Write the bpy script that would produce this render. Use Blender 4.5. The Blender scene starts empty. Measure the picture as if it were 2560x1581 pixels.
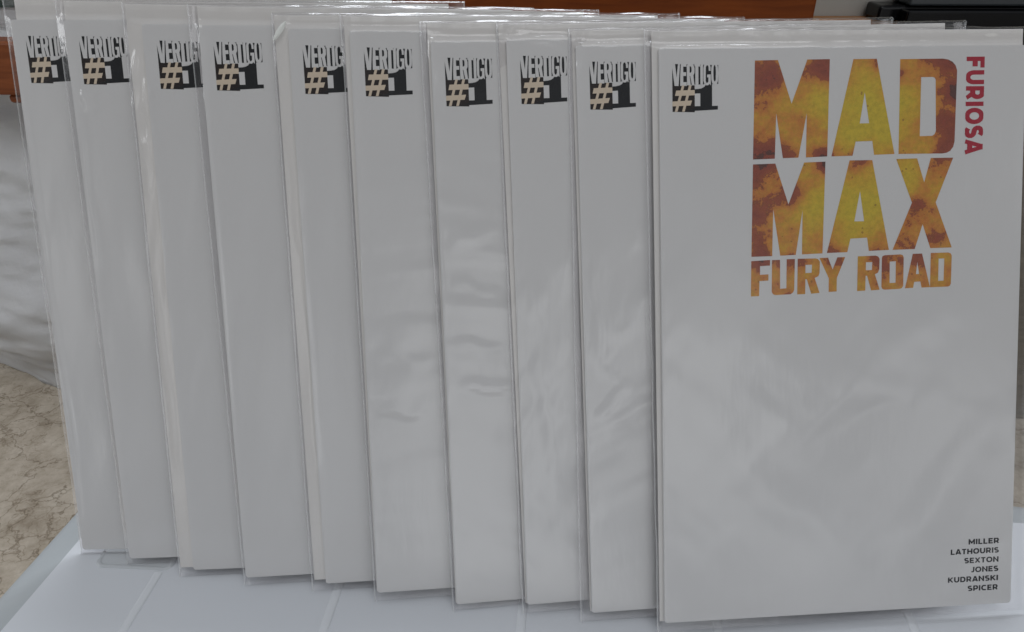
import bpy, bmesh, math, random
from mathutils import Vector, Matrix, noise
R = math.radians
S = bpy.context.scene
COL = S.collection

# ------------------------------------------------------------------ camera, world, lamps, exposure
cam_d = bpy.data.cameras.new('camera')
cam = bpy.data.objects.new('camera', cam_d); COL.objects.link(cam)
cam.location = (0, 0, 0.29667)
cam.rotation_euler = (R(90 - 31.5524), 0, 0)
cam.rotation_mode = 'XYZ'
cam.matrix_world = Matrix.Translation(cam.location) @ Matrix.Rotation(R(90 - 31.5524), 4, 'X') @ Matrix.Rotation(R(0.233), 4, 'Z')
cam_d.sensor_fit = 'HORIZONTAL'; cam_d.sensor_width = 36
cam_d.lens = 36 * 1785.07 / 2560
cam_d.clip_start = 0.01; cam_d.clip_end = 50
S.camera = cam

W = bpy.data.worlds.new('World'); S.world = W; W.use_nodes = True
bg = W.node_tree.nodes['Background']
bg.inputs[1].default_value = 1.0
_t = W.node_tree; _c = _t.nodes.new('ShaderNodeTexCoord'); _s = _t.nodes.new('ShaderNodeSeparateXYZ'); _r = _t.nodes.new('ShaderNodeValToRGB'); _m = _t.nodes.new('ShaderNodeMath')
_m.operation = 'MULTIPLY_ADD'; _m.inputs[1].default_value = .5; _m.inputs[2].default_value = .5
_t.links.new(_c.outputs['Generated'], _s.inputs[0]); _t.links.new(_s.outputs[2], _m.inputs[0]); _t.links.new(_m.outputs[0], _r.inputs[0]); _t.links.new(_r.outputs[0], bg.inputs[0])
_e = _r.color_ramp.elements; _e.new(.5)
for _q, (_p, _v) in zip(_e, ((.40, (.07, .07, .07)), (.84, (.10, .105, .11)), (.94, (.44, .46, .49)))): _q.position = _p; _q.color = (*_v, 1)   # dim room under a pale ceiling

_z = _t.nodes.new('ShaderNodeTexNoise'); _z.inputs['Scale'].default_value = 4.2; _z.inputs['Detail'].default_value = 1.5; _t.links.new(_c.outputs['Generated'], _z.inputs['Vector'])
_k = _t.nodes.new('ShaderNodeMapRange'); _k.inputs[1].default_value = .44; _k.inputs[2].default_value = .60; _k.inputs[3].default_value = .12; _t.links.new(_z.outputs[0], _k.inputs[0])   # clutter of a room
def lobe(azim, elev, width, col):          # a soft pale patch of the room behind the camera: far window and lit wall
    d = Vector((math.sin(R(azim))*math.cos(R(elev)), -math.cos(R(azim))*math.cos(R(elev)), math.sin(R(elev))))
    p = _t.nodes.new('ShaderNodeVectorMath'); p.operation = 'DOT_PRODUCT'; _t.links.new(_c.outputs['Generated'], p.inputs[0]); p.inputs[1].default_value = d
    r = _t.nodes.new('ShaderNodeMapRange'); r.interpolation_type = 'SMOOTHSTEP'; r.inputs[1].default_value = math.cos(R(width)); r.inputs[2].default_value = 1.0
    _t.links.new(p.outputs['Value'], r.inputs[0])
    m = _t.nodes.new('ShaderNodeMix'); m.data_type = 'RGBA'; m.blend_type = 'ADD'
    q = _t.nodes.new('ShaderNodeMath'); q.operation = 'MULTIPLY'; _t.links.new(r.outputs[0], q.inputs[0]); _t.links.new(_k.outputs[0], q.inputs[1])
    _t.links.new(q.outputs[0], m.inputs[0]); src = bg.inputs[0].links[0].from_socket
    _t.links.new(src, m.inputs[6]); m.inputs[7].default_value = (*col, 1); _t.links.new(m.outputs[2], bg.inputs[0])
lobe(15, 7, 30, (1.65, 1.68, 1.70))
lobe(-30, 4, 22, (1.2, 1.2, 1.2))
lobe(55, 10, 22, (1.1, 1.12, 1.15))

def area(name, loc, target, sx, sy, power, color):
    d = bpy.data.lights.new(name, 'AREA'); d.shape = 'RECTANGLE'; d.size = sx; d.size_y = sy
    d.energy = power; d.color = color
    o = bpy.data.objects.new(name, d); COL.objects.link(o); o.location = loc
    o.rotation_euler = (Vector(target) - Vector(loc)).to_track_quat('-Z', 'Y').to_euler()
    return o
area('window_light', (0.20, 1.5, 1.9), (0, .25, .1), 1.4, 0.62, 38.0, (0.90, 0.95, 1.0))
area('room_light', (0.60, -0.62, 2.30), (0, .3, .05), 1.6, 1.1, 12.6, (0.985, 0.99, 1.0))

area('cloth_fill', (-1.55, .22, .85), (-.5, .7, -.05), 0.7, 0.7, 6.5, (0.95, 0.98, 1.0))  # added fill lamp rather than a real window, lifts the white cloth at left

S.view_settings.view_transform = 'Standard'; S.view_settings.look = 'None'
S.view_settings.exposure = 0.0; S.view_settings.gamma = 1.0; S.view_settings.use_curve_mapping = False
S.cycles.use_denoising = True
S.cycles.max_bounces = 10; S.cycles.transparent_max_bounces = 32
S.cycles.caustics_reflective = False; S.cycles.caustics_refractive = False

# ------------------------------------------------------------------ helpers
def link(name, me, mats, parent=None, smooth=False):
    o = bpy.data.objects.new(name, me); COL.objects.link(o)
    for m in (mats if isinstance(mats, (list, tuple)) else [mats]):
        if not me.materials or m.name not in [x.name for x in me.materials if x]: me.materials.append(m)
    if parent: o.parent = parent
    if smooth:
        for p in me.polygons: p.use_smooth = True
    return o
def bm_obj(name, bm, mats, parent=None, smooth=False):
    bmesh.ops.recalc_face_normals(bm, faces=bm.faces[:])
    me = bpy.data.meshes.new(name); bm.to_mesh(me); bm.free()
    return link(name, me, mats, parent, smooth)
def tag(o, label=None, cat=None, group=None, kind=None):
    if label: o['label'] = label
    if cat: o['category'] = cat
    if group: o['group'] = group
    if kind: o['kind'] = kind
    return o
def empty(name, M):
    o = bpy.data.objects.new(name, None); COL.objects.link(o); o.matrix_world = M
    o.empty_display_size = .02
    return o
def box_bm(x0, x1, y0, y1, z0, z1, bev=0, seg=2, bm=None):
    own = bm is None
    bm = bm or bmesh.new()
    n0 = len(bm.verts)
    vs = [bm.verts.new((x, y, z)) for x in (x0, x1) for y in (y0, y1) for z in (z0, z1)]
    f = [(0,1,3,2),(4,6,7,5),(0,4,5,1),(2,3,7,6),(0,2,6,4),(1,5,7,3)]
    fs = [bm.faces.new([vs[i] for i in q]) for q in f]
    if bev:
        es = list({e for q in fs for e in q.edges})
        bmesh.ops.bevel(bm, geom=es, offset=bev, segments=seg, profile=.5, affect='EDGES')
    return bm
def prism_bm(pts, z0, z1, bev=0, seg=2):
    bm = bmesh.new()
    a = [bm.verts.new((x, y, z0)) for x, y in pts]; b = [bm.verts.new((x, y, z1)) for x, y in pts]
    n = len(pts)
    bm.faces.new(a[::-1]); top = bm.faces.new(b)
    for i in range(n): bm.faces.new((a[i], a[(i+1) % n], b[(i+1) % n], b[i]))
    if bev: bmesh.ops.bevel(bm, geom=list(top.edges), offset=bev, segments=seg, profile=.5, affect='EDGES')
    return bm
def round_rect(x0, y0, x1, y1, r, n=5):
    out = []
    for cx, cy, a0 in ((x1-r, y0+r, -90), (x1-r, y1-r, 0), (x0+r, y1-r, 90), (x0+r, y0+r, 180)):
        for i in range(n+1):
            a = R(a0 + 90*i/n); out.append((cx + r*math.cos(a), cy + r*math.sin(a)))
    return out
def mat(name, color, rough=.5, spec=.5, metal=0, coat=0):
    m = bpy.data.materials.new(name); m.use_nodes = True
    b = m.node_tree.nodes['Principled BSDF']
    b.inputs['Base Color'].default_value = (*color, 1); b.inputs['Roughness'].default_value = rough
    b.inputs['Specular IOR Level'].default_value = spec; b.inputs['Metallic'].default_value = metal
    b.inputs['Coat Weight'].default_value = coat
    return m
class N:
    """small node-building helper"""
    def __init__(s, m): s.t = m.node_tree; s.n = s.t.nodes; s.l = s.t.links; s.b = s.n.get('Principled BSDF'); s.out = s.n['Material Output']
    def new(s, typ, **k):
        x = s.n.new(typ)
        for a, v in k.items(): setattr(x, a, v)
        return x
    def set(s, node, key, v):
        if isinstance(v, bpy.types.NodeSocket): s.l.new(v, node.inputs[key])
        else: node.inputs[key].default_value = v
    def coord(s): return s.new('ShaderNodeTexCoord').outputs['Object']
    def noise(s, vec, scale, detail=4, rough=.55, dist=0):
        x = s.new('ShaderNodeTexNoise'); s.l.new(vec, x.inputs['Vector'])
        x.inputs['Scale'].default_value = scale; x.inputs['Detail'].default_value = detail
        x.inputs['Roughness'].default_value = rough; x.inputs['Distortion'].default_value = dist
        return x
    def ramp(s, fac, stops, interp='LINEAR'):
        x = s.new('ShaderNodeValToRGB'); x.color_ramp.interpolation = interp
        e = x.color_ramp.elements
        while len(e) < len(stops): e.new(.5)
        for q, (p, c) in zip(e, stops): q.position = p; q.color = (*c, 1) if len(c) == 3 else c
        s.l.new(fac, x.inputs[0]); return x.outputs[0]
    def math(s, op, a, b=0, clamp=False):
        x = s.new('ShaderNodeMath', operation=op, use_clamp=clamp); s.set(x, 0, a); s.set(x, 1, b); return x.outputs[0]
    def mix(s, fac, a, b, blend='MIX'):
        x = s.new('ShaderNodeMix', data_type='RGBA', blend_type=blend)
        s.set(x, 0, fac); s.set(x, 6, a); s.set(x, 7, b); return x.outputs[2]
    def mapping(s, vec, scale):
        x = s.new('ShaderNodeMapping'); s.l.new(vec, x.inputs[0]); x.inputs['Scale'].default_value = scale; return x.outputs[0]
    def bump(s, h, strength, dist):
        x = s.new('ShaderNodeBump'); s.l.new(h, x.inputs['Height']); x.inputs['Strength'].default_value = strength
        x.inputs['Distance'].default_value = dist; s.l.new(x.outputs[0], s.b.inputs['Normal'])

# ------------------------------------------------------------------ materials
def paper_mat(name, c):
    m = mat(name, c, .55, .3); n = N(m); v = n.coord()
    a = n.noise(v, 900, 3); b = n.noise(v, 14, 3)
    k = n.math('ADD', n.math('MULTIPLY', a.outputs[0], .12), n.math('MULTIPLY', b.outputs[0], .07))
    n.set(n.b, 'Base Color', n.mix(k, (*c, 1), (c[0]*.6, c[1]*.62, c[2]*.66, 1)))
    n.bump(a.outputs[0], .12, .0002); return m
M_paper = paper_mat('cover_paper', (.69, .688, .68))
M_board = paper_mat('board_card', (.74, .722, .695))
M_black = mat('print_black', (.008, .009, .011), .5, .2)
M_brown = mat('print_dark_brown', (.016, .010, .009), .5, .2)
M_tan = mat('print_tan', (.66, .55, .42), .5)
M_grey = mat('print_charcoal', (.015, .016, .02), .5, .2)
def red_mat():
    m = mat('print_worn_red', (.62, .02, .06), .5); n = N(m); v = n.coord()
    a = n.noise(v, 420, 5, .7)
    n.set(n.b, 'Base Color', n.ramp(a.outputs[0], [(.0, (.34, .004, .022)), (.60, (.39, .007, .030)), (.68, (.48, .03, .06)), (.74, (.75, .6, .6))])); return m
M_red = red_mat()
def stain_mat():
    m = mat('print_rust_watercolour', (.6, .3, .05), .5); n = N(m); v = n.coord()
    at = n.new('ShaderNodeAttribute', attribute_name='age').outputs['Fac']
    warp = n.noise(v, 95, 6, .68).outputs[0]; fine = n.noise(v, 420, 5, .7).outputs[0]
    f = n.math('ADD', at, n.math('MULTIPLY', n.math('SUBTRACT', warp, .5), .72))
    f = n.math('ADD', f, n.math('MULTIPLY', n.math('SUBTRACT', fine, .5), .16))
    base = n.ramp(f, [(.10, (.54, .42, .03)), (.34, (.55, .345, .03)), (.46, (.53, .24, .035)), (.555, (.46, .155, .03)),
                      (.57, (.20, .055, .025)), (.59, (.30, .075, .028)), (.70, (.24, .055, .03)), (.775, (.26, .055, .03)), (.785, (.09, .028, .02)), (.87, (.10, .04, .035))])
    sp = n.new('ShaderNodeTexVoronoi'); n.l.new(n.mapping(v, (1, 1, 1)), sp.inputs['Vector']); sp.inputs['Scale'].default_value = 330
    big = n.noise(v, 60, 3).outputs[0]
    spots = n.math('MULTIPLY', n.math('LESS_THAN', sp.outputs['Distance'], .17), n.math('GREATER_THAN', big, .56))
    c = n.mix(n.math('MULTIPLY', spots, .55), base, (.16, .06, .02, 1))
    wash = n.ramp(fine, [(.3, (.80, .76, .70)), (.6, (1.16, 1.10, 1.02))])
    n.set(n.b, 'Base Color', n.mix(.8, c, wash, 'MULTIPLY')); return m
M_stain = stain_mat()
def film_mat(name='clear_polybag_film', milk=.008):
    m = bpy.data.materials.new(name); m.use_nodes = True; n = N(m); n.n.remove(n.b)
    tr = n.new('ShaderNodeBsdfTransparent'); tr.inputs[0].default_value = (.972, .968, .972, 1)
    gl = n.new('ShaderNodeBsdfGlossy'); gl.inputs['Roughness'].default_value = .14; gl.inputs['Color'].default_value = (1, 1, 1, 1)
    df = n.new('ShaderNodeBsdfDiffuse'); df.inputs[0].default_value = (.82, .84, .84, 1)
    v = n.coord(); nz = n.noise(n.mapping(v, (1, .35, 1)), 180, 4)
    bp = n.new('ShaderNodeBump'); n.l.new(nz.outputs[0], bp.inputs['Height']); bp.inputs['Strength'].default_value = .06; bp.inputs['Distance'].default_value = .002
    n.l.new(bp.outputs[0], gl.inputs['Normal'])
    lw = n.new('ShaderNodeLayerWeight'); lw.inputs[0].default_value = .5            # thin film: same reflectance from either side
    fr = n.math('ADD', .048, n.math('MULTIPLY', n.math('POWER', lw.outputs['Facing'], 5.), .85))
    m1 = n.new('ShaderNodeMixShader'); m1.inputs[0].default_value = milk; n.l.new(tr.outputs[0], m1.inputs[1]); n.l.new(df.outputs[0], m1.inputs[2])
    m2 = n.new('ShaderNodeMixShader'); n.l.new(fr, m2.inputs[0]); n.l.new(m1.outputs[0], m2.inputs[1]); n.l.new(gl.outputs[0], m2.inputs[2])
    n.l.new(m2.outputs[0], n.out.inputs[0]); return m
M_film = film_mat()
M_seam = film_mat('welded_film_seam', .22)
M_flap = mat('milky_film_fold', (.78, .80, .77), .3)
def lid_mat(name, c):
    m = mat(name, c, .38, .45); n = N(m); v = n.coord()
    a = n.noise(v, 7, 3); b = n.noise(v, 700, 2)
    n.set(n.b, 'Base Color', n.mix(n.math('MULTIPLY', a.outputs[0], .35), (*c, 1), (c[0]*.78, c[1]*.8, c[2]*.82, 1)))
    n.set(n.b, 'Roughness', n.ramp(n.noise(n.mapping(v, (1, 3, 1)), 30, 5).outputs[0], [(.3, (.3,)*3), (.7, (.48,)*3)]))
    n.bump(b.outputs[0], .08, .0003); return m
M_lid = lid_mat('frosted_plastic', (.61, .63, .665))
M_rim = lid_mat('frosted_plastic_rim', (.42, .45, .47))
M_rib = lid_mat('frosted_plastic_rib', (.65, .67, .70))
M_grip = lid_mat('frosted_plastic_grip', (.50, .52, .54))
def marble_mat():
    m = mat('veined_beige_marble', (.5, .4, .3), .35); n = N(m); v = n.coord()
    w = n.noise(v, 16, 5, .6); w2 = n.noise(v, 70, 3, .6)
    def warp(amt, src):
        s1 = n.new('ShaderNodeVectorMath', operation='SUBTRACT'); n.l.new(src.outputs[1], s1.inputs[0]); s1.inputs[1].default_value = (.5, .5, .5)
        s2 = n.new('ShaderNodeVectorMath', operation='SCALE'); n.l.new(s1.outputs[0], s2.inputs[0]); s2.inputs['Scale'].default_value = amt
        return s2.outputs[0]
    ad = n.new('ShaderNodeVectorMath', operation='ADD'); n.l.new(v, ad.inputs[0]); n.l.new(warp(.075, w), ad.inputs[1])
    ad2 = n.new('ShaderNodeVectorMath', operation='ADD'); n.l.new(ad.outputs[0], ad2.inputs[0]); n.l.new(warp(.012, w2), ad2.inputs[1])
    def veins(scale, width, thr_scale, thr):
        vo = n.new('ShaderNodeTexVoronoi', feature='DISTANCE_TO_EDGE'); n.l.new(n.mapping(ad2.outputs[0], (1, 1.5, 1)), vo.inputs['Vector']); vo.inputs['Scale'].default_value = scale
        line = n.ramp(vo.outputs['Distance'], [(0, (1, 1, 1)), (width, (0, 0, 0))])
        msk = n.ramp(n.noise(v, thr_scale, 3).outputs[0], [(thr, (0, 0, 0)), (thr + .12, (1, 1, 1))])
        return n.math('MULTIPLY', line, msk)
    base = n.ramp(n.noise(v, 26, 8, .75).outputs[0], [(.34, (.30, .25, .19)), (.5, (.45, .39, .315)), (.66, (.57, .51, .43))])
    c = n.mix(n.math('MULTIPLY', veins(15, .022, 9, .28), .62), base, (.10, .065, .03, 1))
    c = n.mix(n.math('MULTIPLY', veins(33, .026, 12, .40), .6), c, (.13, .09, .045, 1))
    c = n.mix(n.math('MULTIPLY', veins(70, .04, 16, .50), .55), c, (.16, .11, .06, 1))
    n.set(n.b, 'Base Color', c); return m
M_marble = marble_mat()
def wood_mat(name, dark, light, scale=(2, 22, 22), rough=.4):
    m = mat(name, light, rough, .2); n = N(m); v = n.mapping(n.coord(), scale)
    a = n.noise(v, 6, 6, .6, .6)
    n.set(n.b, 'Base Color', n.ramp(a.outputs[0], [(.3, dark), (.7, light)])); n.bump(a.outputs[0], .15, .002); return m
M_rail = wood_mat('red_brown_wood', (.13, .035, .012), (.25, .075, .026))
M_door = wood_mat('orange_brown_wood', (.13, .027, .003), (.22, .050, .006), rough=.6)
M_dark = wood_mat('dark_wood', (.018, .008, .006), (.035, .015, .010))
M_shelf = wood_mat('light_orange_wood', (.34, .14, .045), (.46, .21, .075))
M_gloss = mat('gloss_black', (.006, .006, .007), .18, .25)
M_silver = mat('grey_gloss_panel', (.055, .062, .068), .2, .5)
def cloth_mat():
    m = mat('white_cloth', (.66, .66, .67), .6, .3); n = N(m); v = n.coord()
    n.bump(n.noise(v, 90, 4).outputs[0], .25, .003)
    n.set(n.b, 'Base Color', n.ramp(n.noise(v, 6, 3).outputs[0], [(.3, (.84, .84, .85)), (.7, (.90, .90, .91))])); return m
M_cloth = cloth_mat()
def wall_mat():
    m = mat('grey_painted_wall', (.26, .25, .23), .8); n = N(m)
    n.set(n.b, 'Base Color', n.ramp(n.noise(n.coord(), 5, 4).outputs[0], [(.3, (.40, .39, .36)), (.7, (.45, .44, .41))])); return m
M_wall = wall_mat()
M_green = mat('dark_green_fabric', (.03, .045, .038), .8)

# ------------------------------------------------------------------ setting: floor and wall behind
FZ = -0.25
bm = bmesh.new(); bmesh.ops.create_grid(bm, x_segments=1, y_segments=1, size=3.0)
fl = bm_obj('floor', bm, M_marble); fl.location = (0, 1.2, FZ); tag(fl, kind='structure')
wl = bm_obj('wall', box_bm(-3, 3, 1.03, 1.09, FZ, 1.1), M_wall); tag(wl, kind='structure')

# ------------------------------------------------------------------ plastic storage box under the comics
LZ = -0.0052; KS = (.29667 + .0052)/(.29667 + .003)
lid_root = empty('storage_box', Matrix.Translation((0, .15, FZ)))
tag(lid_root, 'frosted white plastic storage box whose ribbed flat lid carries the row of comics', 'storage box')
INV = lid_root.matrix_world.inverted()
def wbm(name, bm, m, parent, smooth=False):        # a part given in world coordinates
    bmesh.ops.transform(bm, matrix=INV, verts=bm.verts[:])
    return bm_obj(name, bm, m, parent, smooth)
top = [(a*KS, b*KS) for a, b in ((-.2700, .000), (.320, .000), (.312, .271), (-.2197, .3165))]
def lerp2(a, b, t): return (a[0] + (b[0]-a[0])*t, a[1] + (b[1]-a[1])*t)
def round_poly(pts, r, n=6):
    out = []; k = len(pts)
    for i in range(k):
        p = Vector(pts[i]); a = (Vector(pts[i-1]) - p).normalized(); b = (Vector(pts[(i+1) % k]) - p).normalized()
        p0 = p + a*r; p1 = p + b*r
        for j in range(n+1):
            t = j/n; q = p0*(1-t)**2 + p*2*t*(1-t) + p1*t*t; out.append((q.x, q.y))
    return out
def offset_poly(pts, d):
    k = len(pts); out = []
    for i in range(k):
        p = Vector(pts[i]); e0 = (p - Vector(pts[i-1])).normalized(); e1 = (Vector(pts[(i+1) % k]) - p).normalized()
        n0 = Vector((e0.y, -e0.x)); n1 = Vector((e1.y, -e1.x)); m = (n0 + n1).normalized()
        out.append(tuple(p + m * d / max(.3, m.dot(n0))))
    return out
ring = lambda d, r: round_poly(offset_poly(top, d), r)
lid = wbm('lid', prism_bm(ring(0, .018), LZ - .003, LZ, .0012, 3), M_lid, lid_root, False)
# sloping flange round the lid, built as rings
bm = bmesh.new()
prof = [(-.0005, -.0012), (.004, -.0032), (.009, -.0052), (.022, -.0115), (.0265, -.0135), (.0285, -.016), (.029, -.030), (.0265, -.030), (.026, -.018)]
rings = []
for d, z in prof:
    rings.append([bm.verts.new((x, y, LZ + z)) for x, y in ring(d, .018 + max(d, 0))])
for a, b in zip(rings, rings[1:]):
    for i in range(len(a)): bm.faces.new((a[i], a[(i+1) % len(a)], b[(i+1) % len(b)], b[i]))
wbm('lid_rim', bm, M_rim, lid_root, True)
bm = bmesh.new()
ra = [bm.verts.new((x, y, LZ - .031)) for x, y in ring(.018, .03)]; rb = [bm.verts.new((x, y, FZ + .001)) for x, y in ring(-.01, .03)]
for i in range(len(ra)): bm.faces.new((ra[i], ra[(i+1) % len(ra)], rb[(i+1) % len(rb)], rb[i]))
bm.faces.new(rb); bm.faces.new(ra[::-1])
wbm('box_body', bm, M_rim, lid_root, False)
# low ribs running back over the lid
for x0 in (-.178, -.0848, .0072, .0995, .1918):
    bm = bmesh.new(); sec = []
    for k in range(7):
        a = math.pi * k / 6; sec.append((-math.cos(a) * .0022, math.sin(a) * .00042))
    rows = []
    for y in (.02, .12, .20, .262 if x0 > -.17 else .239):
        sx = (x0 + (y - .237) * .088)*KS
        rows.append([bm.verts.new((sx + dx, y*KS, LZ + .00005 + dz)) for dx, dz in sec])
    for a, b in zip(rows, rows[1:]):
        for i in range(6): bm.faces.new((a[i], a[i+1], b[i+1], b[i]))
    wbm('lid_rib', bm, M_rib, lid, True)
bpy.context.view_layer.update()
for o in list(lid.children): o.matrix_parent_inverse = Matrix.Identity(4)
# shallow raised grip frame near the left end
bm = bmesh.new()
pts_o = round_rect(-.0205, -.0125, .0205, .0125, .0045); pts_i = round_rect(-.0188, -.0108, .0188, .0108, .0035); pts_d = round_rect(-.0182, -.0102, .0182, .0102, .0032)
lv = [[(p, .00004) for p in pts_o], [(p, .0007) for p in round_rect(-.0197, -.0117, .0197, .0117, .004)], [(p, .0006) for p in pts_i], [(p, .00025) for p in pts_d]]
T = Matrix.Translation((-.1918*KS, .2535*KS, LZ)) @ Matrix.Rotation(R(-3), 4, 'Z')
rs = [[bm.verts.new(T @ Vector((p[0], p[1], z))) for p, z in l] for l in lv]
for a, b in zip(rs, rs[1:]):
    for i in range(len(a)): bm.faces.new((a[i], a[(i+1) % len(a)], b[(i+1) % len(b)], b[i]))
bm.faces.new(rs[-1])
wbm('grip_panel', bm, M_grip, lid, False)

# ------------------------------------------------------------------ the ten bagged comics
POSES = [
  (-0.22272,0.25246,-0.00205, 1.138,20.795,0.640),
  (-0.19494,0.24594,-0.00088, 2.700,20.818,0.071),
  (-0.15965,0.23887,-0.00067, 4.110,21.460,-0.702),
  (-0.13144,0.23357,0.00041, 4.834,22.078,-0.527),
  (-0.09110,0.23049,0.00008, 5.175,22.482,-0.450),
  (-0.06468,0.22444,0.00118, 6.341,23.192,-1.174),
  (-0.02620,0.21999,-0.00131, 6.461,24.051,-0.504),
  (0.00784,0.21836,0.00083, 5.643,24.964,0.020),
  (0.03848,0.21462,0.00015, 4.242,25.805,0.629),
  (0.07149,0.20784,0.00227, 4.191,27.162,-0.152),
]
TITLE = [
  ([(42.83,254.31),(53.24,254.44),(59.48,235.48),(66.55,254.55),(76.82,254.61),(75.95,212.13),(66.14,211.84),(66.44,231.20),(62.69,211.82),(55.57,211.71),(52.50,231.39),(51.90,211.55),(41.94,211.34)],),  # M1
  ([(87.61,254.51),(98.37,254.57),(107.15,212.67),(97.63,212.45),(96.74,218.64),(89.05,218.46),(87.66,212.23),(77.89,212.09)], [(93.00,240.02),(95.18,226.44),(90.82,226.43)],),  # A1
  ([(109.18,254.32),(129.05,254.37),(131.50,253.97),(133.56,252.96),(135.07,251.26),(135.77,249.11),(135.24,217.87),(134.64,215.39),(133.27,213.63),(131.56,212.80),(129.51,212.52),(109.03,212.64)], [(119.04,246.37),(124.32,246.40),(125.31,246.08),(125.81,245.16),(126.35,222.67),(125.80,221.20),(124.59,220.45),(118.86,220.38)],),  # D1
  ([(41.94,209.19),(52.14,209.39),(58.20,191.21),(65.35,209.62),(75.16,209.83),(74.09,168.95),(64.51,168.73),(64.73,188.50),(61.67,168.57),(54.48,168.44),(51.22,189.19),(50.77,168.30),(41.19,168.24)],),  # M2
  ([(86.31,210.17),(96.85,210.14),(105.17,169.73),(95.73,169.50),(94.84,175.51),(87.07,175.23),(85.66,169.20),(76.12,169.06)], [(91.32,196.50),(93.36,182.93),(88.79,182.96)],),  # A2
  ([(108.00,210.41),(117.81,210.55),(121.29,199.80),(124.21,210.59),(134.74,210.56),(126.91,190.67),(134.97,170.08),(124.75,170.02),(120.90,180.95),(117.38,169.81),(106.90,169.68),(115.70,190.75)],),  # X2
  ([(41.11,166.29),(49.80,166.61),(49.73,164.10),(45.21,163.98),(45.13,160.06),(49.09,160.19),(49.01,157.36),(44.89,157.24),(44.73,150.47),(40.94,150.42)],),  # F
  ([(50.69,166.50),(54.40,166.56),(54.44,153.50),(57.35,153.65),(57.47,166.72),(61.28,166.77),(61.01,152.91),(60.53,151.74),(59.31,150.90),(52.25,150.72),(51.12,151.14),(50.55,152.27)],),  # U
  ([(62.57,166.82),(70.85,166.76),(72.07,166.41),(72.90,165.20),(72.77,160.08),(72.21,158.67),(70.50,157.93),(72.83,151.13),(68.91,150.85),(66.84,157.48),(66.19,157.50),(66.14,150.78),(62.40,150.73)], [(66.24,163.97),(69.24,163.96),(69.10,160.34),(66.18,160.26)],),  # R
  ([(72.72,166.86),(76.71,166.92),(78.87,161.49),(81.03,166.96),(84.70,167.02),(80.87,157.64),(80.84,151.53),(77.08,151.41),(77.11,157.59)],),  # Y
  ([(90.59,167.18),(99.04,167.28),(100.20,166.85),(100.87,165.80),(100.77,161.05),(100.21,159.56),(98.74,158.80),(101.06,151.74),(97.02,151.54),(95.05,158.27),(94.39,158.29),(94.31,151.54),(90.44,151.41)], [(94.48,164.39),(97.44,164.39),(97.32,160.83),(94.44,160.75)],),  # R2
  ([(103.15,167.33),(110.57,167.53),(111.73,167.18),(112.24,166.14),(112.20,153.25),(111.64,152.23),(110.57,151.86),(103.37,151.67),(102.30,152.10),(101.87,153.07),(101.94,166.01),(102.25,166.95)], [(105.67,164.41),(108.55,164.49),(108.54,154.71),(105.73,154.63)],),  # O
  ([(116.51,167.61),(120.90,167.66),(124.93,152.24),(120.94,152.11),(120.30,154.93),(117.40,154.85),(116.95,152.15),(113.05,152.02)], [(118.73,163.98),(119.66,158.38),(118.17,158.34)],),  # A3
  ([(125.04,167.79),(133.35,167.81),(134.53,167.38),(135.05,166.33),(134.91,153.71),(134.43,152.60),(133.44,152.23),(124.93,152.16)], [(128.83,165.14),(131.50,165.15),(131.38,155.02),(128.79,154.93)],),  # D2
]
CW, CH, CT = .168, .260, .0016
mm = .001
# sleeve left edge at top / bottom, board left edge top / bottom, board top above cover, board bottom (all mm)
DROP = [.0, 1.8, 1.5, 2.3, .3, 0, 0, 0, 0, 0]      # how far each board and sleeve top falls towards its right end (mm)
SPEC = [
  (-3.2, -2.0,  1.8,  .0, 9.0, .0),
  (-3.5, -2.2,   .0,  .0, 8.2, .0),
  (-8.2, -7.6, -7.0, -7.0, 8.6, .6),
  (-4.4, -1.6,  -.4, -.2, 8.2, .0),
  (-7.0, -7.2, -6.0, -5.8, 5.9, 1.4),
  (-3.8, -1.6, -2.4, -.4, 6.3, .0),
  (-4.2, -1.6, -1.2, -.3, 7.9, .0),
  (-4.2, -2.3, -3.2, -.6, 6.7, .0),
  (-3.0, -5.4, -1.4, -.6, 6.8, .0),
  (-6.2, -3.2, -2.8, -1.9, 7.6, .0),
]
# film folds: (amplitude mm, angle deg, along-scale, across-scale, centre v, half-range v)
FOLDS = [
  [(.20, 80, 10, 60, .13, .2)],
  [(.20, 85, 8, 50, .13, .2)],
  [(.35, 80, 16, 90, .18, .12)],
  [(.20, 80, 8, 50, .13, .2)],
  [(.25, 88, 8, 60, .17, .12)],
  [(.55, 3, 9, 62, .115, .075), (.2, 80, 10, 50, .2, .1)],
  [(.62, -8, 10, 66, .135, .085), (.35, -38, 10, 55, .05, .06)],
  [(.50, 58, 10, 60, .12, .10), (.22, -45, 10, 60, .06, .06)],
  [(.62, 28, 13, 46, .095, .065), (.35, 78, 12, 55, .16, .08)],
  [(.62, 48, 7, 24, .085, .10), (.32, -38, 8, 30, .1, .09)],
]
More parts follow.
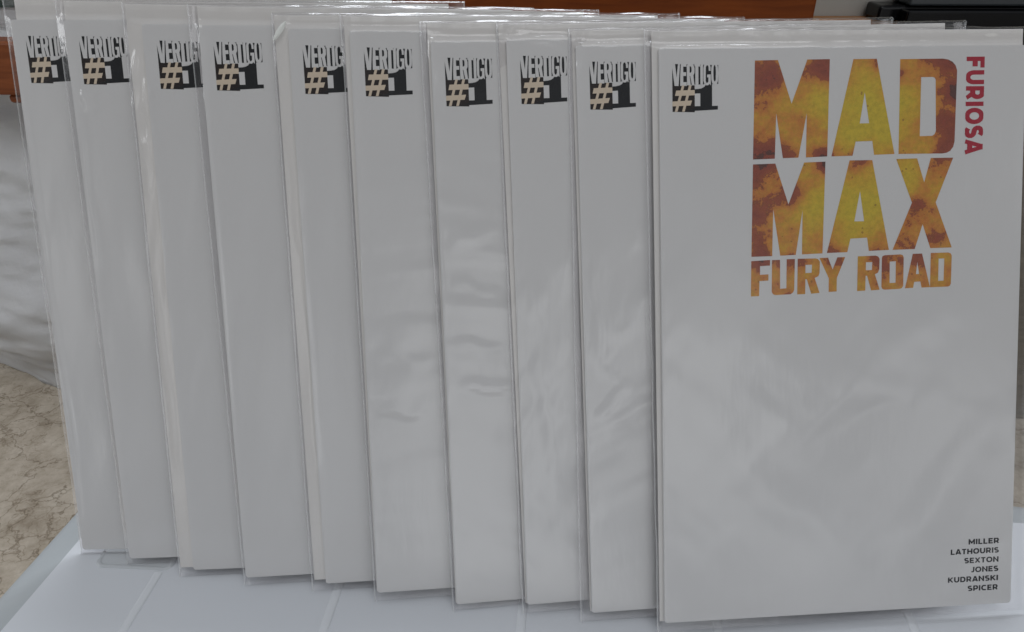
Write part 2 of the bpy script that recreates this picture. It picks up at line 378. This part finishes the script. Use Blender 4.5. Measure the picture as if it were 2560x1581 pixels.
# single creases: (u0, v0, u1, v1 in mm, width mm, height mm)
CREASE = [
  [(1, 230, 4, 40, 1.2, .5)],
  [(5, 231, 6.5, 222, 1.6, 1.0), (0, 260, -1, 268, 1.2, .8), (2, 215, 3, 150, 1.5, .4)],
  [(-4, 248, -7, 222, 1.3, 1.2), (-7, 222, -2, 198, 1.2, 1.2), (-1, 235, -1.5, 205, .8, .9), (-4, 212, -3.5, 188, 1.5, 1.0), (-5, 140, -3, 60, 1.3, .6)],
  [(0, 264, 1, 250, 1.0, .6), (.8, 240, .8, 90, .8, .35)],
  [(-6.4, 255.5, -.2, 263.5, 1.1, .9), (-1.6, 215, -1, 165, 1.7, 1.0), (0, 160, .5, 60, 1.0, .4)],
  [(1, 262, 2, 200, .9, .4), (5, 92, 26, 87, 3.0, .7), (6, 118, 30, 112, 4, .5)],
  [(-1, 264, 1, 245, 1.3, .9), (.6, 185, 1, 150, .7, .6), (6, 155, 26, 148, 2.2, .6), (7, 128, 26, 122, 2.5, .6), (8, 108, 27, 103, 2.2, .6), (5, 172, 25, 178, 3, .5)],
  [(-2, 259, 2, 266, 1.0, .9), (2, 264, 24, 257, 1.6, .6), (6, 263, 26, 261, 1.0, .5), (8, 150, 16, 60, 3.5, .6), (24, 170, 14, 100, 4, .5)],
  [(2, 268, 1, 250, .9, .8), (6, 170, 8, 117, 2.5, .7), (8, 117, 18, 108, 2.2, .8), (18, 108, 6, 94, 2.0, .7), (10, 90, 32, 102, 3, .5), (30, 152, 16, 130, 3, .4), (22, 190, 26, 172, 2, .35)],
  [(-1, 266, 4, 269, 1.3, .8), (40, 268, 70, 264, 3, .5), (60, 90, 140, 150, 9, .55), (35, 70, 100, 20, 8, .4), (80, 110, 150, 95, 8, .45), (110, 30, 165, 100, 9, .5)],
]
LABELS = [
 'bagged white comic at the rear left end of the row, beside the wood rail',
 'bagged white comic with a round blister in its bag below the logo',
 'bagged white comic with a wide puckered, crumpled bag edge beside its logo',
 'bagged white comic between the puckered bag edge and the leaf-shaped bag crease',
 'bagged white comic with a pale leaf-shaped crease at its bag corner',
 'bagged white comic with two soft sideways folds across its lower half',
 'bagged white comic whose bag ripples in many sideways folds down the middle',
 'bagged white comic with a crinkled shining bag top, two behind the titled cover',
 'bagged white comic with diagonal bag folds, tucked directly behind the titled cover',
 'front bagged comic showing its full cover with orange and yellow title lettering',
]

def smooth(t): t = max(0., min(1., t)); return t*t*(3-2*t)
def sleeve_mesh(k):
    bt, bb, _, _, btop, _ = SPEC[k]
    vt = CH + btop*mm + .0001; vb = -.0046 + (.0006 if k in (2, 4) else 0)
    wid = .1815
    def ul(v): return (bb + (bt-bb) * v/CH) * mm + .0004*noise.noise((k*7.1, v*45, .3))
    NU, NV = 104, 160
    bm = bmesh.new(); rows = []
    def front(u, v):
        l = ul(v); r = l + wid
        tl = (u - l) / max(.0012, -l + .0004); tr = (r - u) / max(.002, r - CW); tb = (v - vb) / .0044
        tt = (vt - v) / max(.001, vt - CH + .0004)
        edge = min(1, tl, tr, tb)
        inner = max(0, min(1, (u - .0)/.006 if True else 1, (v)/.01))
        w = -.00135 + (.00135 + .00032) * min(edge, .04 + .96*smooth((CH + .0026 - v)/.0026))
        w += .00065*smooth((v - vt + .0026)/.0026)
        # wrinkles
        x = 0.
        for (A, ang, fa, fc, vc, vr) in FOLDS[k]:
            ca, sa = math.cos(R(ang)), math.sin(R(ang))
            a = u*ca + v*sa; c = -u*sa + v*ca
            msk = math.exp(-((v - vc)/vr)**2)
            nn = noise.noise((a*fa, c*fc + 1.2*noise.noise((a*9, c*9, k + .5)), k*3.7 + ang)) + .45*noise.noise((a*fa*2.1, c*fc*2.2, k*5.1)) + .26*noise.noise((a*fa*3.1, c*fc*4.3, k*2.1))
            x += A * msk * (1 - abs(nn)*1.6) if False else (1.5 if k >= 5 else 2.0) * A * msk * nn
        for (u0, v0, u1, v1, wd, ht) in CREASE[k]:
            p = Vector((u - u0*mm, v - v0*mm)); d = Vector(((u1-u0)*mm, (v1-v0)*mm)); L = d.length; t = p.dot(d)/(L*L)
            side = (p.x*d.y - p.y*d.x)/L + .35*wd*mm*math.sin(t*9 + k)
            if -.4 < t < 1.4:
                x += (1.9 if k == 2 else .9) * ht * math.exp(-(side/(wd*mm))**2) * math.exp(-max(0, abs(t-.5)-.35)**2/.03)
        x += .07 * noise.noise((u*70, v*38, k*2.3)) + .10*noise.noise((u*16, v*9, k*1.3))
        # puckers near the top fold
        tp = math.exp(-((vt - v)/.006)**2)
        x += tp * (.9 if k >= 6 else .5) * noise.noise((u*150, v*60, k*4.4))
        lim = .2 + .8*min(1, max(0, tl)*.8)
        w += .0016*math.exp(-((u - l - .0006)**2 + (v - vb - .0008)**2)/.0013**2)      # curled bottom corner
        return max(w + x*mm*lim*min(1, max(.25, tb*.2)), w - .00022 if tl >= 1 and v < CH + .0003 else w - .0009)
    # column parameters concentrate near the left edge
    us = []
    for i in range(NU + 1):
        t = i/NU; us.append(.045*t/.30 if t < .30 else .045 + (1-.045)*(t-.30)/.70)
    us[-2] = 1 - .0006/wid
    for j in range(NV + 1):
        t = j/NV; v = vb + (vt - vb) * (1 - (1-t)**1.25)
        l = ul(v); rows.append([bm.verts.new((l + wid*s, v, front(l + wid*s, v))) for s in us])
    # fold over the top: a slanting shoulder, then a tight turn to the back
    for q in range(1, 11):
        row = []
        for i, s in enumerate(us):
            w0 = rows[NV][i].co.z; x0 = rows[NV][i].co.x
            n1 = noise.noise((s*9, k*3.3, 0)); n2 = noise.noise((s*70, k*5.3, 4)); sag = .00025*noise.noise((s*14, k, 2))
            up = .00105*(1 + .15*n1 + .07*n2); back = .00115*(1 + .07*n2 - .1*n1)
            if q <= 5: t = q/5; dv, dw = up*t + sag*t, w0 - back*t
            else: t = (q-5)/6; dv, dw = (up + sag)*(1 - t*t*.8), (w0 - back) + (-.0025 - (w0 - back))*math.sin(t*math.pi/2)
            row.append(bm.verts.new((x0, vt + dv, dw)))
        rows.append(row)
    for v in (vt, vt - .03, CH*.7, CH*.4, CH*.15, .002, vb):
        l = ul(v); row = []
        for s in us:
            u = l + wid*s; e = min(1, s*wid/.003, (1-s)*wid/.003, (v - vb)/.002)
            row.append(bm.verts.new((u, v, -.00135 - (.0025 - .00135)*e)))
        rows.append(row)
    for row in rows:
        for i, s in enumerate(us): row[i].co.y -= DROP[k]*mm*s*max(0, row[i].co.y)/CH
    for j, (a, b) in enumerate(zip(rows, rows[1:])):
        for i in range(NU):
            f = bm.faces.new((a[i], a[i+1], b[i+1], b[i]))
            if us[i+1]*wid < .00075 or (us[i] > 1 - .0008/wid) or (j < NV and rows[j+1][i].co.y < vb + .0007): f.material_index = 1
    return bm

def poly_fill(bm, loops, z, mi=0):
    """fill one outline with optional holes at height z; list of loops in metres"""
    edges = []; b2 = bmesh.new()
    for lp in loops:
        vs = [b2.verts.new((x, y, z)) for x, y in lp]
        edges += [b2.edges.new((vs[i], vs[(i+1) % len(vs)])) for i in range(len(vs))]
    r = bmesh.ops.triangle_fill(b2, use_beauty=True, use_dissolve=False, edges=edges)
    vm = {v: bm.verts.new(v.co) for v in b2.verts}
    for f in b2.faces:
        nf = bm.faces.new([vm[v] for v in f.verts]); nf.normal_update()
        if nf.normal.z < 0: nf.normal_flip()
        nf.material_index = mi
    b2.free()
def flat_obj(name, bm, mats, parent):
    me = bpy.data.meshes.new(name); bm.to_mesh(me); bm.free()
    return link(name, me, mats, parent)

# the black, white and tan number-one mark (outlines in a 973 x 1038 field measured from its top left)
LX, LY, LW, LH = .00579, .00672, .02032, .02067
def lp(pts):
    out = []
    for x, y in pts:
        yy = y + .035*(x - 345); out.append((LX + (x-345)/973*LW, CH - LY - (yy - 245)/1038*LH))
    return out
def logo_mesh():
    bm = bmesh.new(); z1, z2 = .00004, .00008
    B = 0; P = 1; T = 2; D = 3
    poly_fill(bm, [lp([(345,250),(1330,250),(1330,655),(345,712)])], z1, B)                                 # backing of the word
    poly_fill(bm, [lp([(345,705),(822,700),(822,1280),(345,1283)])], z1, D)                                 # dark field of the hash
    poly_fill(bm, [lp([(822,783),(900,776),(975,758),(1030,725),(1068,668),(1195,655),(1195,1135),(1318,1128),(1318,1211),(600,1268),(822,1200)]) ], z1+.00001, B)
    W = []
    W.append([[(345,245),(405,243),(438,545),(470,236),(513,236),(477,722),(393,722),(345,335)]])           # V
    W.append([[(530,232),(650,228),(650,302),(580,302),(580,424),(641,420),(641,500),(580,503),(580,638),(652,632),(652,716),(512,718),(516,500)]])   # E
    W.append([[(665,268),(690,232),(755,229),(800,262),(822,330),(820,430),(795,488),(818,690),(762,695),(728,500),(716,500),(738,694),(660,700),(655,300)],
              [(716,292),(745,294),(758,325),(757,400),(742,428),(716,430)]])                               # R
    W.append([[(820,222),(945,222),(945,290),(903,290),(903,682),(1000,682),(1062,640),(1030,715),(975,750),(900,768),(830,775),(836,682),(838,290),(820,290)]])  # T with its curved foot
    W.append([[(945,290),(965,222),(1003,222),(998,690),(945,690)]])                                          # I
    g = [(1050,222),(1120,220),(1150,250),(1165,300),(1165,378),(1125,378),(1122,300),(1108,262),(1082,262),(1062,300),(1058,600),(1072,638),(1095,640),(1115,610),(1118,520),(1090,520),(1090,460),(1168,455),(1168,690),(1140,660),(1110,690),(1062,690),(1028,655),(1010,590),(1012,320),(1025,260)]
    W.append([g])
    o_out = [(1225,205),(1270,203),(1300,232),(1322,290),(1330,420),(1322,590),(1300,650),(1268,672),(1225,672),(1195,640),(1180,560),(1178,330),(1195,245)]
    o_in = [(1240,255),(1262,255),(1275,300),(1278,420),(1274,560),(1262,602),(1242,602),(1228,560),(1224,420),(1228,300)]
    W.append([o_out, o_in])
    for L in W: poly_fill(bm, [lp(q) for q in L], z2, P)
    poly_fill(bm, [lp([(822,877),(940,870),(940,1145),(822,1150)])], z2, P)                                 # notch of the numeral
    for q in ([(425,822),(822,799),(822,913),(400,938)], [(345,1060),(765,1027),(730,1136),(345,1165)],
              [(550,707),(605,705),(450,1277),(393,1280)], [(700,702),(757,700),(605,1271),(548,1274)]):
        z2 += .000004; poly_fill(bm, [lp(q)], z2, T)
    me = bpy.data.meshes.new('logo'); bm.to_mesh(me); bm.free(); return me
LOGO = logo_mesh()

def comic_cover_bm():
    pts = round_poly([(0, 0), (CW, 0), (CW, CH), (0, CH)], .0011, 4)
    bm = prism_bm(pts, -CT, 0, .00035, 2); return bm
cbm = comic_cover_bm(); bmesh.ops.recalc_face_normals(cbm, faces=cbm.faces[:])
COVER = bpy.data.meshes.new('cover'); cbm.to_mesh(COVER); cbm.free()

def arc(cx, cy, rx, ry, a0, a1, n=8): return [(cx + rx*math.cos(R(a0 + (a1-a0)*i/n)), cy + ry*math.sin(R(a0 + (a1-a0)*i/n))) for i in range(n+1)]
# bold capitals as centre lines in a box one unit high; width first
GLYPH = {
 'A': (.86, [[(.06, 0), (.37, .98), (.49, .98), (.80, 0)], [(.22, .28), (.64, .28)]]),
 'C': (.82, [arc(.47, .5, .38, .42, 48, 312, 14)]),
 'D': (.84, [[(.1, .08), (.1, .92)], [(.0, .92), (.36, .92)] + arc(.36, .5, .38, .42, 90, -90, 10) + [(.36, .08), (.0, .08)]]),
 'E': (.70, [[(.68, .92), (.1, .92), (.1, .08), (.70, .08)], [(.1, .5), (.62, .5)]]),
 'F': (.68, [[(.68, .92), (.1, .92), (.1, 0)], [(.1, .48), (.60, .48)]]),
 'H': (.84, [[(.1, 0), (.1, 1)], [(.74, 0), (.74, 1)], [(.1, .5), (.74, .5)]]),
 'I': (.22, [[(.11, 0), (.11, 1)]]),
 'J': (.60, [[(.50, 1), (.50, .34)] + arc(.27, .34, .23, .26, 0, -130, 6)]),
 'K': (.82, [[(.1, 0), (.1, 1)], [(.74, 1), (.14, .40)], [(.30, .56), (.76, 0)]]),
 'L': (.64, [[(.1, 1), (.1, .08), (.64, .08)]]),
 'M': (1.0, [[(.1, 0), (.1, .99), (.5, .30), (.9, .99), (.9, 0)]]),
 'N': (.86, [[(.1, 0), (.1, .97), (.76, .03), (.76, 1)]]),
 'O': (.96, [arc(.48, .5, .40, .42, 90, 450, 20)]),
 'P': (.74, [[(.1, 0), (.1, .92), (.42, .92)] + arc(.42, .64, .24, .28, 80, -80, 8) + [(.42, .36), (.1, .36)]]),
 'R': (.80, [[(.1, 0), (.1, .92), (.42, .92)] + arc(.42, .65, .25, .27, 80, -80, 8) + [(.42, .38), (.1, .38)], [(.44, .38), (.72, 0)]]),
 'S': (.72, [arc(.36, .71, .27, .21, 35, 270, 9) + arc(.36, .29, .28, .21, 90, -145, 9)]),
 'T': (.72, [[(.0, .92), (.72, .92)], [(.36, .92), (.36, 0)]]),
 'U': (.84, [[(.1, 1), (.1, .42)] + arc(.42, .42, .32, .34, 180, 360, 10) + [(.74, .42), (.74, 1)]]),
 'X': (.82, [[(.06, 0), (.76, 1)], [(.06, 1), (.76, 0)]]),
}
def text_bm(body, fit_w, fit_h, stroke=.17, gap=.13):
    """letters as flat ribbons along their centre lines, scaled to fit_w x fit_h"""
    bm = bmesh.new(); x0 = 0; zi = 0
    for ch in body:
        w, lines = GLYPH[ch]
        parts = []
        for ln in lines:
            cur = [Vector(ln[0])]
            for i_ in range(1, len(ln)):
                if (Vector(ln[i_]) - cur[-1]).length < .004: continue
                if len(cur) > 1:
                    d0 = (cur[-1] - cur[-2]).normalized(); d1 = (Vector(ln[i_]) - cur[-1]).normalized()
                    if d0.dot(d1) < .55: e = cur[-1]; cur[-1] = e + d0*stroke*.45; parts.append(cur); cur = [e - d1*stroke*.45]
                cur.append(Vector(ln[i_]))
            parts.append(cur)
        for ln in parts:
            zi += 1; P = [Vector(q) for i_, q in enumerate(ln) if not i_ or (Vector(q) - Vector(ln[i_-1])).length > .004]; n = len(P); L = []
            closed = (P[0] - P[-1]).length < 1e-4
            for i in range(n):
                d0 = (P[i] - P[i-1]).normalized() if i else ((P[0] - P[-2]).normalized() if closed else None)
                d1 = (P[i+1] - P[i]).normalized() if i < n-1 else ((P[1] - P[0]).normalized() if closed else None)
                d0 = d0 or d1; d1 = d1 or d0
                n0 = Vector((-d0.y, d0.x)); n1 = Vector((-d1.y, d1.x)); m = (n0 + n1)
                m = m.normalized() if m.length > 1e-4 else n0
                k = stroke/2 / max(.72, m.dot(n0))
                a, b = P[i] + m*k, P[i] - m*k
                L.append([bm.verts.new((x0 + q.x, q.y, zi*2e-6)) for q in (a, b)])
            for p, q in zip(L, L[1:]): bm.faces.new((p[0], p[1], q[1], q[0]))
        x0 += w + gap
    W_ = x0 - gap
    for v in bm.verts: v.co.x *= fit_w/W_; v.co.y = max(-.01, min(1.01, v.co.y))*fit_h
    return bm
def merge(dst, src, M):
    vm = {}
    for v in src.verts: vm[v] = dst.verts.new(M @ v.co)
    for f in src.faces:
        nf = dst.faces.new([vm[v] for v in f.verts]); nf.normal_update()
        if nf.normal.z < 0: nf.normal_flip()
    src.free()

for k, (x, y, z, yaw, lean, roll) in enumerate(POSES):
    yw, le, ro = R(yaw), R(lean), R(roll)
    u0 = Vector((math.cos(yw), math.sin(yw), 0)); b0 = Vector((-math.sin(yw), math.cos(yw), 0))
    v0 = math.cos(le)*Vector((0, 0, 1)) + math.sin(le)*b0
    u = math.cos(ro)*u0 + math.sin(ro)*v0; v = -math.sin(ro)*u0 + math.cos(ro)*v0; nrm = u.cross(v)
    Mx = Matrix(((u.x, v.x, nrm.x, x), (u.y, v.y, nrm.y, y), (u.z, v.z, nrm.z, z), (0, 0, 0, 1)))
    root = empty('bagged_comic', Mx)
    tag(root, LABELS[k], 'comic', 'bagged blank-cover comics standing in an overlapping row')
    cover = link('cover', COVER, M_paper, root)
    lg = bpy.data.objects.new('publisher_logo', LOGO); COL.objects.link(lg); lg.parent = cover
    if k == 0:
        for m in (M_black, M_paper, M_tan, M_brown): LOGO.materials.append(m)
    bt, bb, dt, db, btop, bbot = SPEC[k]
    bw = .1705
    bd = prism_bm([(db*mm, bbot*mm), (db*mm + bw, bbot*mm), (dt*mm + bw, CH + (btop - DROP[k])*mm), (dt*mm, CH + btop*mm)], -.0023, -.00168, .0001, 1)
    bm_obj('backing_board', bd, M_board, root)
    sleeve = bm_obj('plastic_sleeve', sleeve_mesh(k), [M_film, M_seam], root, True)
    if k == 4:
        bm = bmesh.new(); A = Vector((-.0064, .2548)); Bp = Vector((-.0004, .2632)); d = Bp - A; nn = Vector((-d.y, d.x)).normalized()
        L_ = []
        for i in range(15):
            t = i/14; hw = .00105*math.sin(math.pi*t)**.7; c = A + d*t
            L_.append([bm.verts.new((c.x + nn.x*hw*q, c.y + nn.y*hw*q, .0006 + .0005*math.sin(math.pi*t) - .0003*q*q + .0002*q)) for q in (-1, -.5, 0, .5, 1)])
        for a, b in zip(L_, L_[1:]):
            for i in range(4): bm.faces.new((a[i], a[i+1], b[i+1], b[i]))
        bm_obj('folded_flap', bm, M_flap, sleeve, True)
    if k == 9:
        # stained title: every outline cut into small cells that carry an 'age' value (part of the print)
        bm = bmesh.new()
        for loops in TITLE: poly_fill(bm, [[(a*mm, b*mm) for a, b in q] for q in loops], .00005)
        for i in range(20, 70):
            g = bm.verts[:] + bm.edges[:] + bm.faces[:]
            bmesh.ops.bisect_plane(bm, geom=g, plane_co=(i*.002, 0, 0), plane_no=(1, 0, 0))
        for j in range(74, 128):
            g = bm.verts[:] + bm.edges[:] + bm.faces[:]
            bmesh.ops.bisect_plane(bm, geom=g, plane_co=(0, j*.002, 0), plane_no=(0, 1, 0))
        me = bpy.data.meshes.new('title_lettering'); bm.to_mesh(me); bm.free()
        at = me.attributes.new('age', 'FLOAT', 'POINT')
        BL = [(97, 234, 14, -.42), (73, 236, 7, -.30), (92, 190, 13, -.42), (70, 190, 8, -.30), (113, 203, 8, -.25), (103, 220, 8, -.25), (113, 235, 7, -.12), (85, 222, 8, -.25),
              (44, 247, 8, .16), (52, 248, 7, .16), (74, 252, 8, .30), (100, 254, 5, .2), (103, 238, 4.5, .28), (132, 253, 8, .34), (135, 240, 5, .5), (133, 225, 8, .22), (134, 214, 6, .25),
              (44, 214, 8, .24), (74, 212, 5, .32), (54, 213, 6, .2), (110, 247, 4, .2), (43, 205, 8, .22), (43, 188, 8, .18), (60, 196, 6, .2), (76, 208, 3, .35), (44, 175, 7, .12),
              (118, 190, 4.5, .24), (126, 208, 5, .12), (112, 173, 7, .08), (128, 176, 8, .10), (90, 208, 6, .16), (60, 166, 5, .2), (80, 166.5, 5, .2), (46, 166, 5, .28), (110, 160, 9, .08), (120, 166, 5, .15), (100, 166, 5, .18), (92, 213, 5, .22), (108, 213, 5, .2)]
        for q in me.vertices:
            a, b = q.co.x*1000, q.co.y*1000; val = .45
            for (cx, cy, r, amp) in BL: val += amp * math.exp(-((a-cx)**2 + (b-cy)**2)/(r*r))
            at.data[q.index].value = val
        link('title_lettering', me, M_stain, cover)
        bm = bmesh.new()
        t = text_bm('FURIOSA', .0424, .0084, .29, .22)
        # reads downward: letter right -> -v, letter up -> +u
        Mt = Matrix(((0, 1, 0, .1401), (-1, 0, 0, .2548), (0, 0, 1, .00005), (0, 0, 0, 1)))
        merge(bm, t, Mt); flat_obj('name_lettering', bm, M_red, cover)
        bm = bmesh.new()
        for w, left, base in (('MILLER', 146.4, 29.8), ('LATHOURIS', 137.7, 25.2), ('SEXTON', 144.5, 20.7), ('JONES', 147.7, 16.15), ('KUDRANSKI', 136.6, 11.6), ('SPICER', 146.5, 7.0)):
            t = text_bm(w, (161.3 - left)*mm, .0026, .26, .19)
            merge(bm, t, Matrix.Translation((left*mm, base*mm - .0001, .00005)))
        flat_obj('credits_lettering', bm, M_grey, cover)

# ------------------------------------------------------------------ behind the comics, left: wood rail and white cloth
rb = empty('wooden_bench', Matrix.Translation((-.70, .75, FZ)))
tag(rb, 'red-brown wooden bench rail with a stepped end in front of white cloth', 'bench')
bm_obj('rail', box_bm(-.50, .33, .0, .03, .352, .405, .003), M_rail, rb)
bm_obj('bracket', box_bm(.172, .30, .004, .027, .3425, .3517, .004, 3), M_rail, rb)
bm_obj('leg', box_bm(.255, .295, .003, .027, .0005, .3433, .003), M_rail, rb)

bm = bmesh.new(); rows = []
for j in range(121):
    t = j/120; z = FZ + .0015 + t*.428
    row = []
    for i in range(201):
        s = i/200; xx = -1.25 + s*.885
        if z < -.10: yy = .725 + .045*((-.10 - z)/.15)**1.5
        else: yy = .725 + .075*min(1, (z + .10)/.18)**1.15
        yy += .016*noise.noise((xx*6 + t*2.2, t*2.5, 1.7)) + .008*math.sin(xx*26 + 2.2*noise.noise((xx*3, t*3, 4)) + t*3)*(1 - .4*t)
        yy += .009*noise.noise((xx*9 - t*7, t*6, 8.1)) + .007*noise.noise((xx*24 + t*18, t*22, 3.1))
        yy += .0025*noise.noise((xx*55 + t*30, t*60, 5.5)) + .004*abs(noise.noise((xx*14 - t*12, t*9 + xx*6, 2.7)))
        if z < -.05: yy -= .045*smooth((xx + .72)/.16)*smooth((-.05 - z)/.12)
        if z > .07: yy = max(yy, .792)
        row.append(bm.verts.new((xx, yy, z + .010*noise.noise((xx*7, 0, 3.3))*(t < .02))))
    rows.append(row)
for a, b in zip(rows, rows[1:]):
    for i in range(200): bm.faces.new((a[i], a[i+1], b[i+1], b[i]))
bmesh.ops.solidify(bm, geom=bm.faces[:], thickness=.002)
cl = bm_obj('draped_cloth', bm, M_cloth, None, True)
tag(cl, 'rumpled white cloth hanging to the marble floor behind the wood rail', 'cloth')

# ------------------------------------------------------------------ behind the comics, top: cabinet, shelf, black set
cb = empty('wooden_cabinet', Matrix.Translation((0, .80, FZ)))
tag(cb, 'low brown wooden cabinet with an orange-brown door behind the comics', 'cabinet')
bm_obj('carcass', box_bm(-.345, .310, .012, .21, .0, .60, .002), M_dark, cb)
bm_obj('door', box_bm(-.248, .3098, -.012, .0115, .04, .595, .003), M_door, cb)
sh = empty('wooden_shelf', Matrix.Translation((.62, 1.0, FZ)))
tag(sh, 'light orange wooden ledge on the grey wall, under the black set', 'shelf')
bm_obj('shelf_board', box_bm(-.30, .60, -.002, .0295, .366, .390, .002), M_shelf, sh)
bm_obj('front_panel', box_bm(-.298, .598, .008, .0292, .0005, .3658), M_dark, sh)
bs = empty('black_set', Matrix.Translation((.66, .98, .1400)))
tag(bs, 'glossy black boxy set with a grey top edge, in front of the grey wall', 'electronic set')
bm_obj('housing', box_bm(-.1915, .40, .004, .046, .0005, .0190, .004, 4), M_gloss, bs)
bm_obj('lower_body', box_bm(-.166, .40, -.02, .0035, -.3895, .0165, .003, 3), M_gloss, bs)
bm_obj('top_panel', box_bm(-.157, .40, .000, .046, .0192, .075, .003, 3), M_silver, bs)
gc = bm_obj('dark_green_cloth', box_bm(-1.3, -.40, .99, 1.02, FZ + .001, .40, .008, 3), M_green)
tag(gc, 'dark green cloth panel hanging behind the white cloth at the far left', 'cloth')
bx = bm_obj('wooden_box', box_bm(.46, 1.1, .66, .80, FZ + .0005, .08, .003), wood_mat('olive_brown_wood', (.10, .085, .06), (.17, .14, .10)))
tag(bx, 'olive-brown wooden box glimpsed behind the right edge of the titled front comic', 'box')
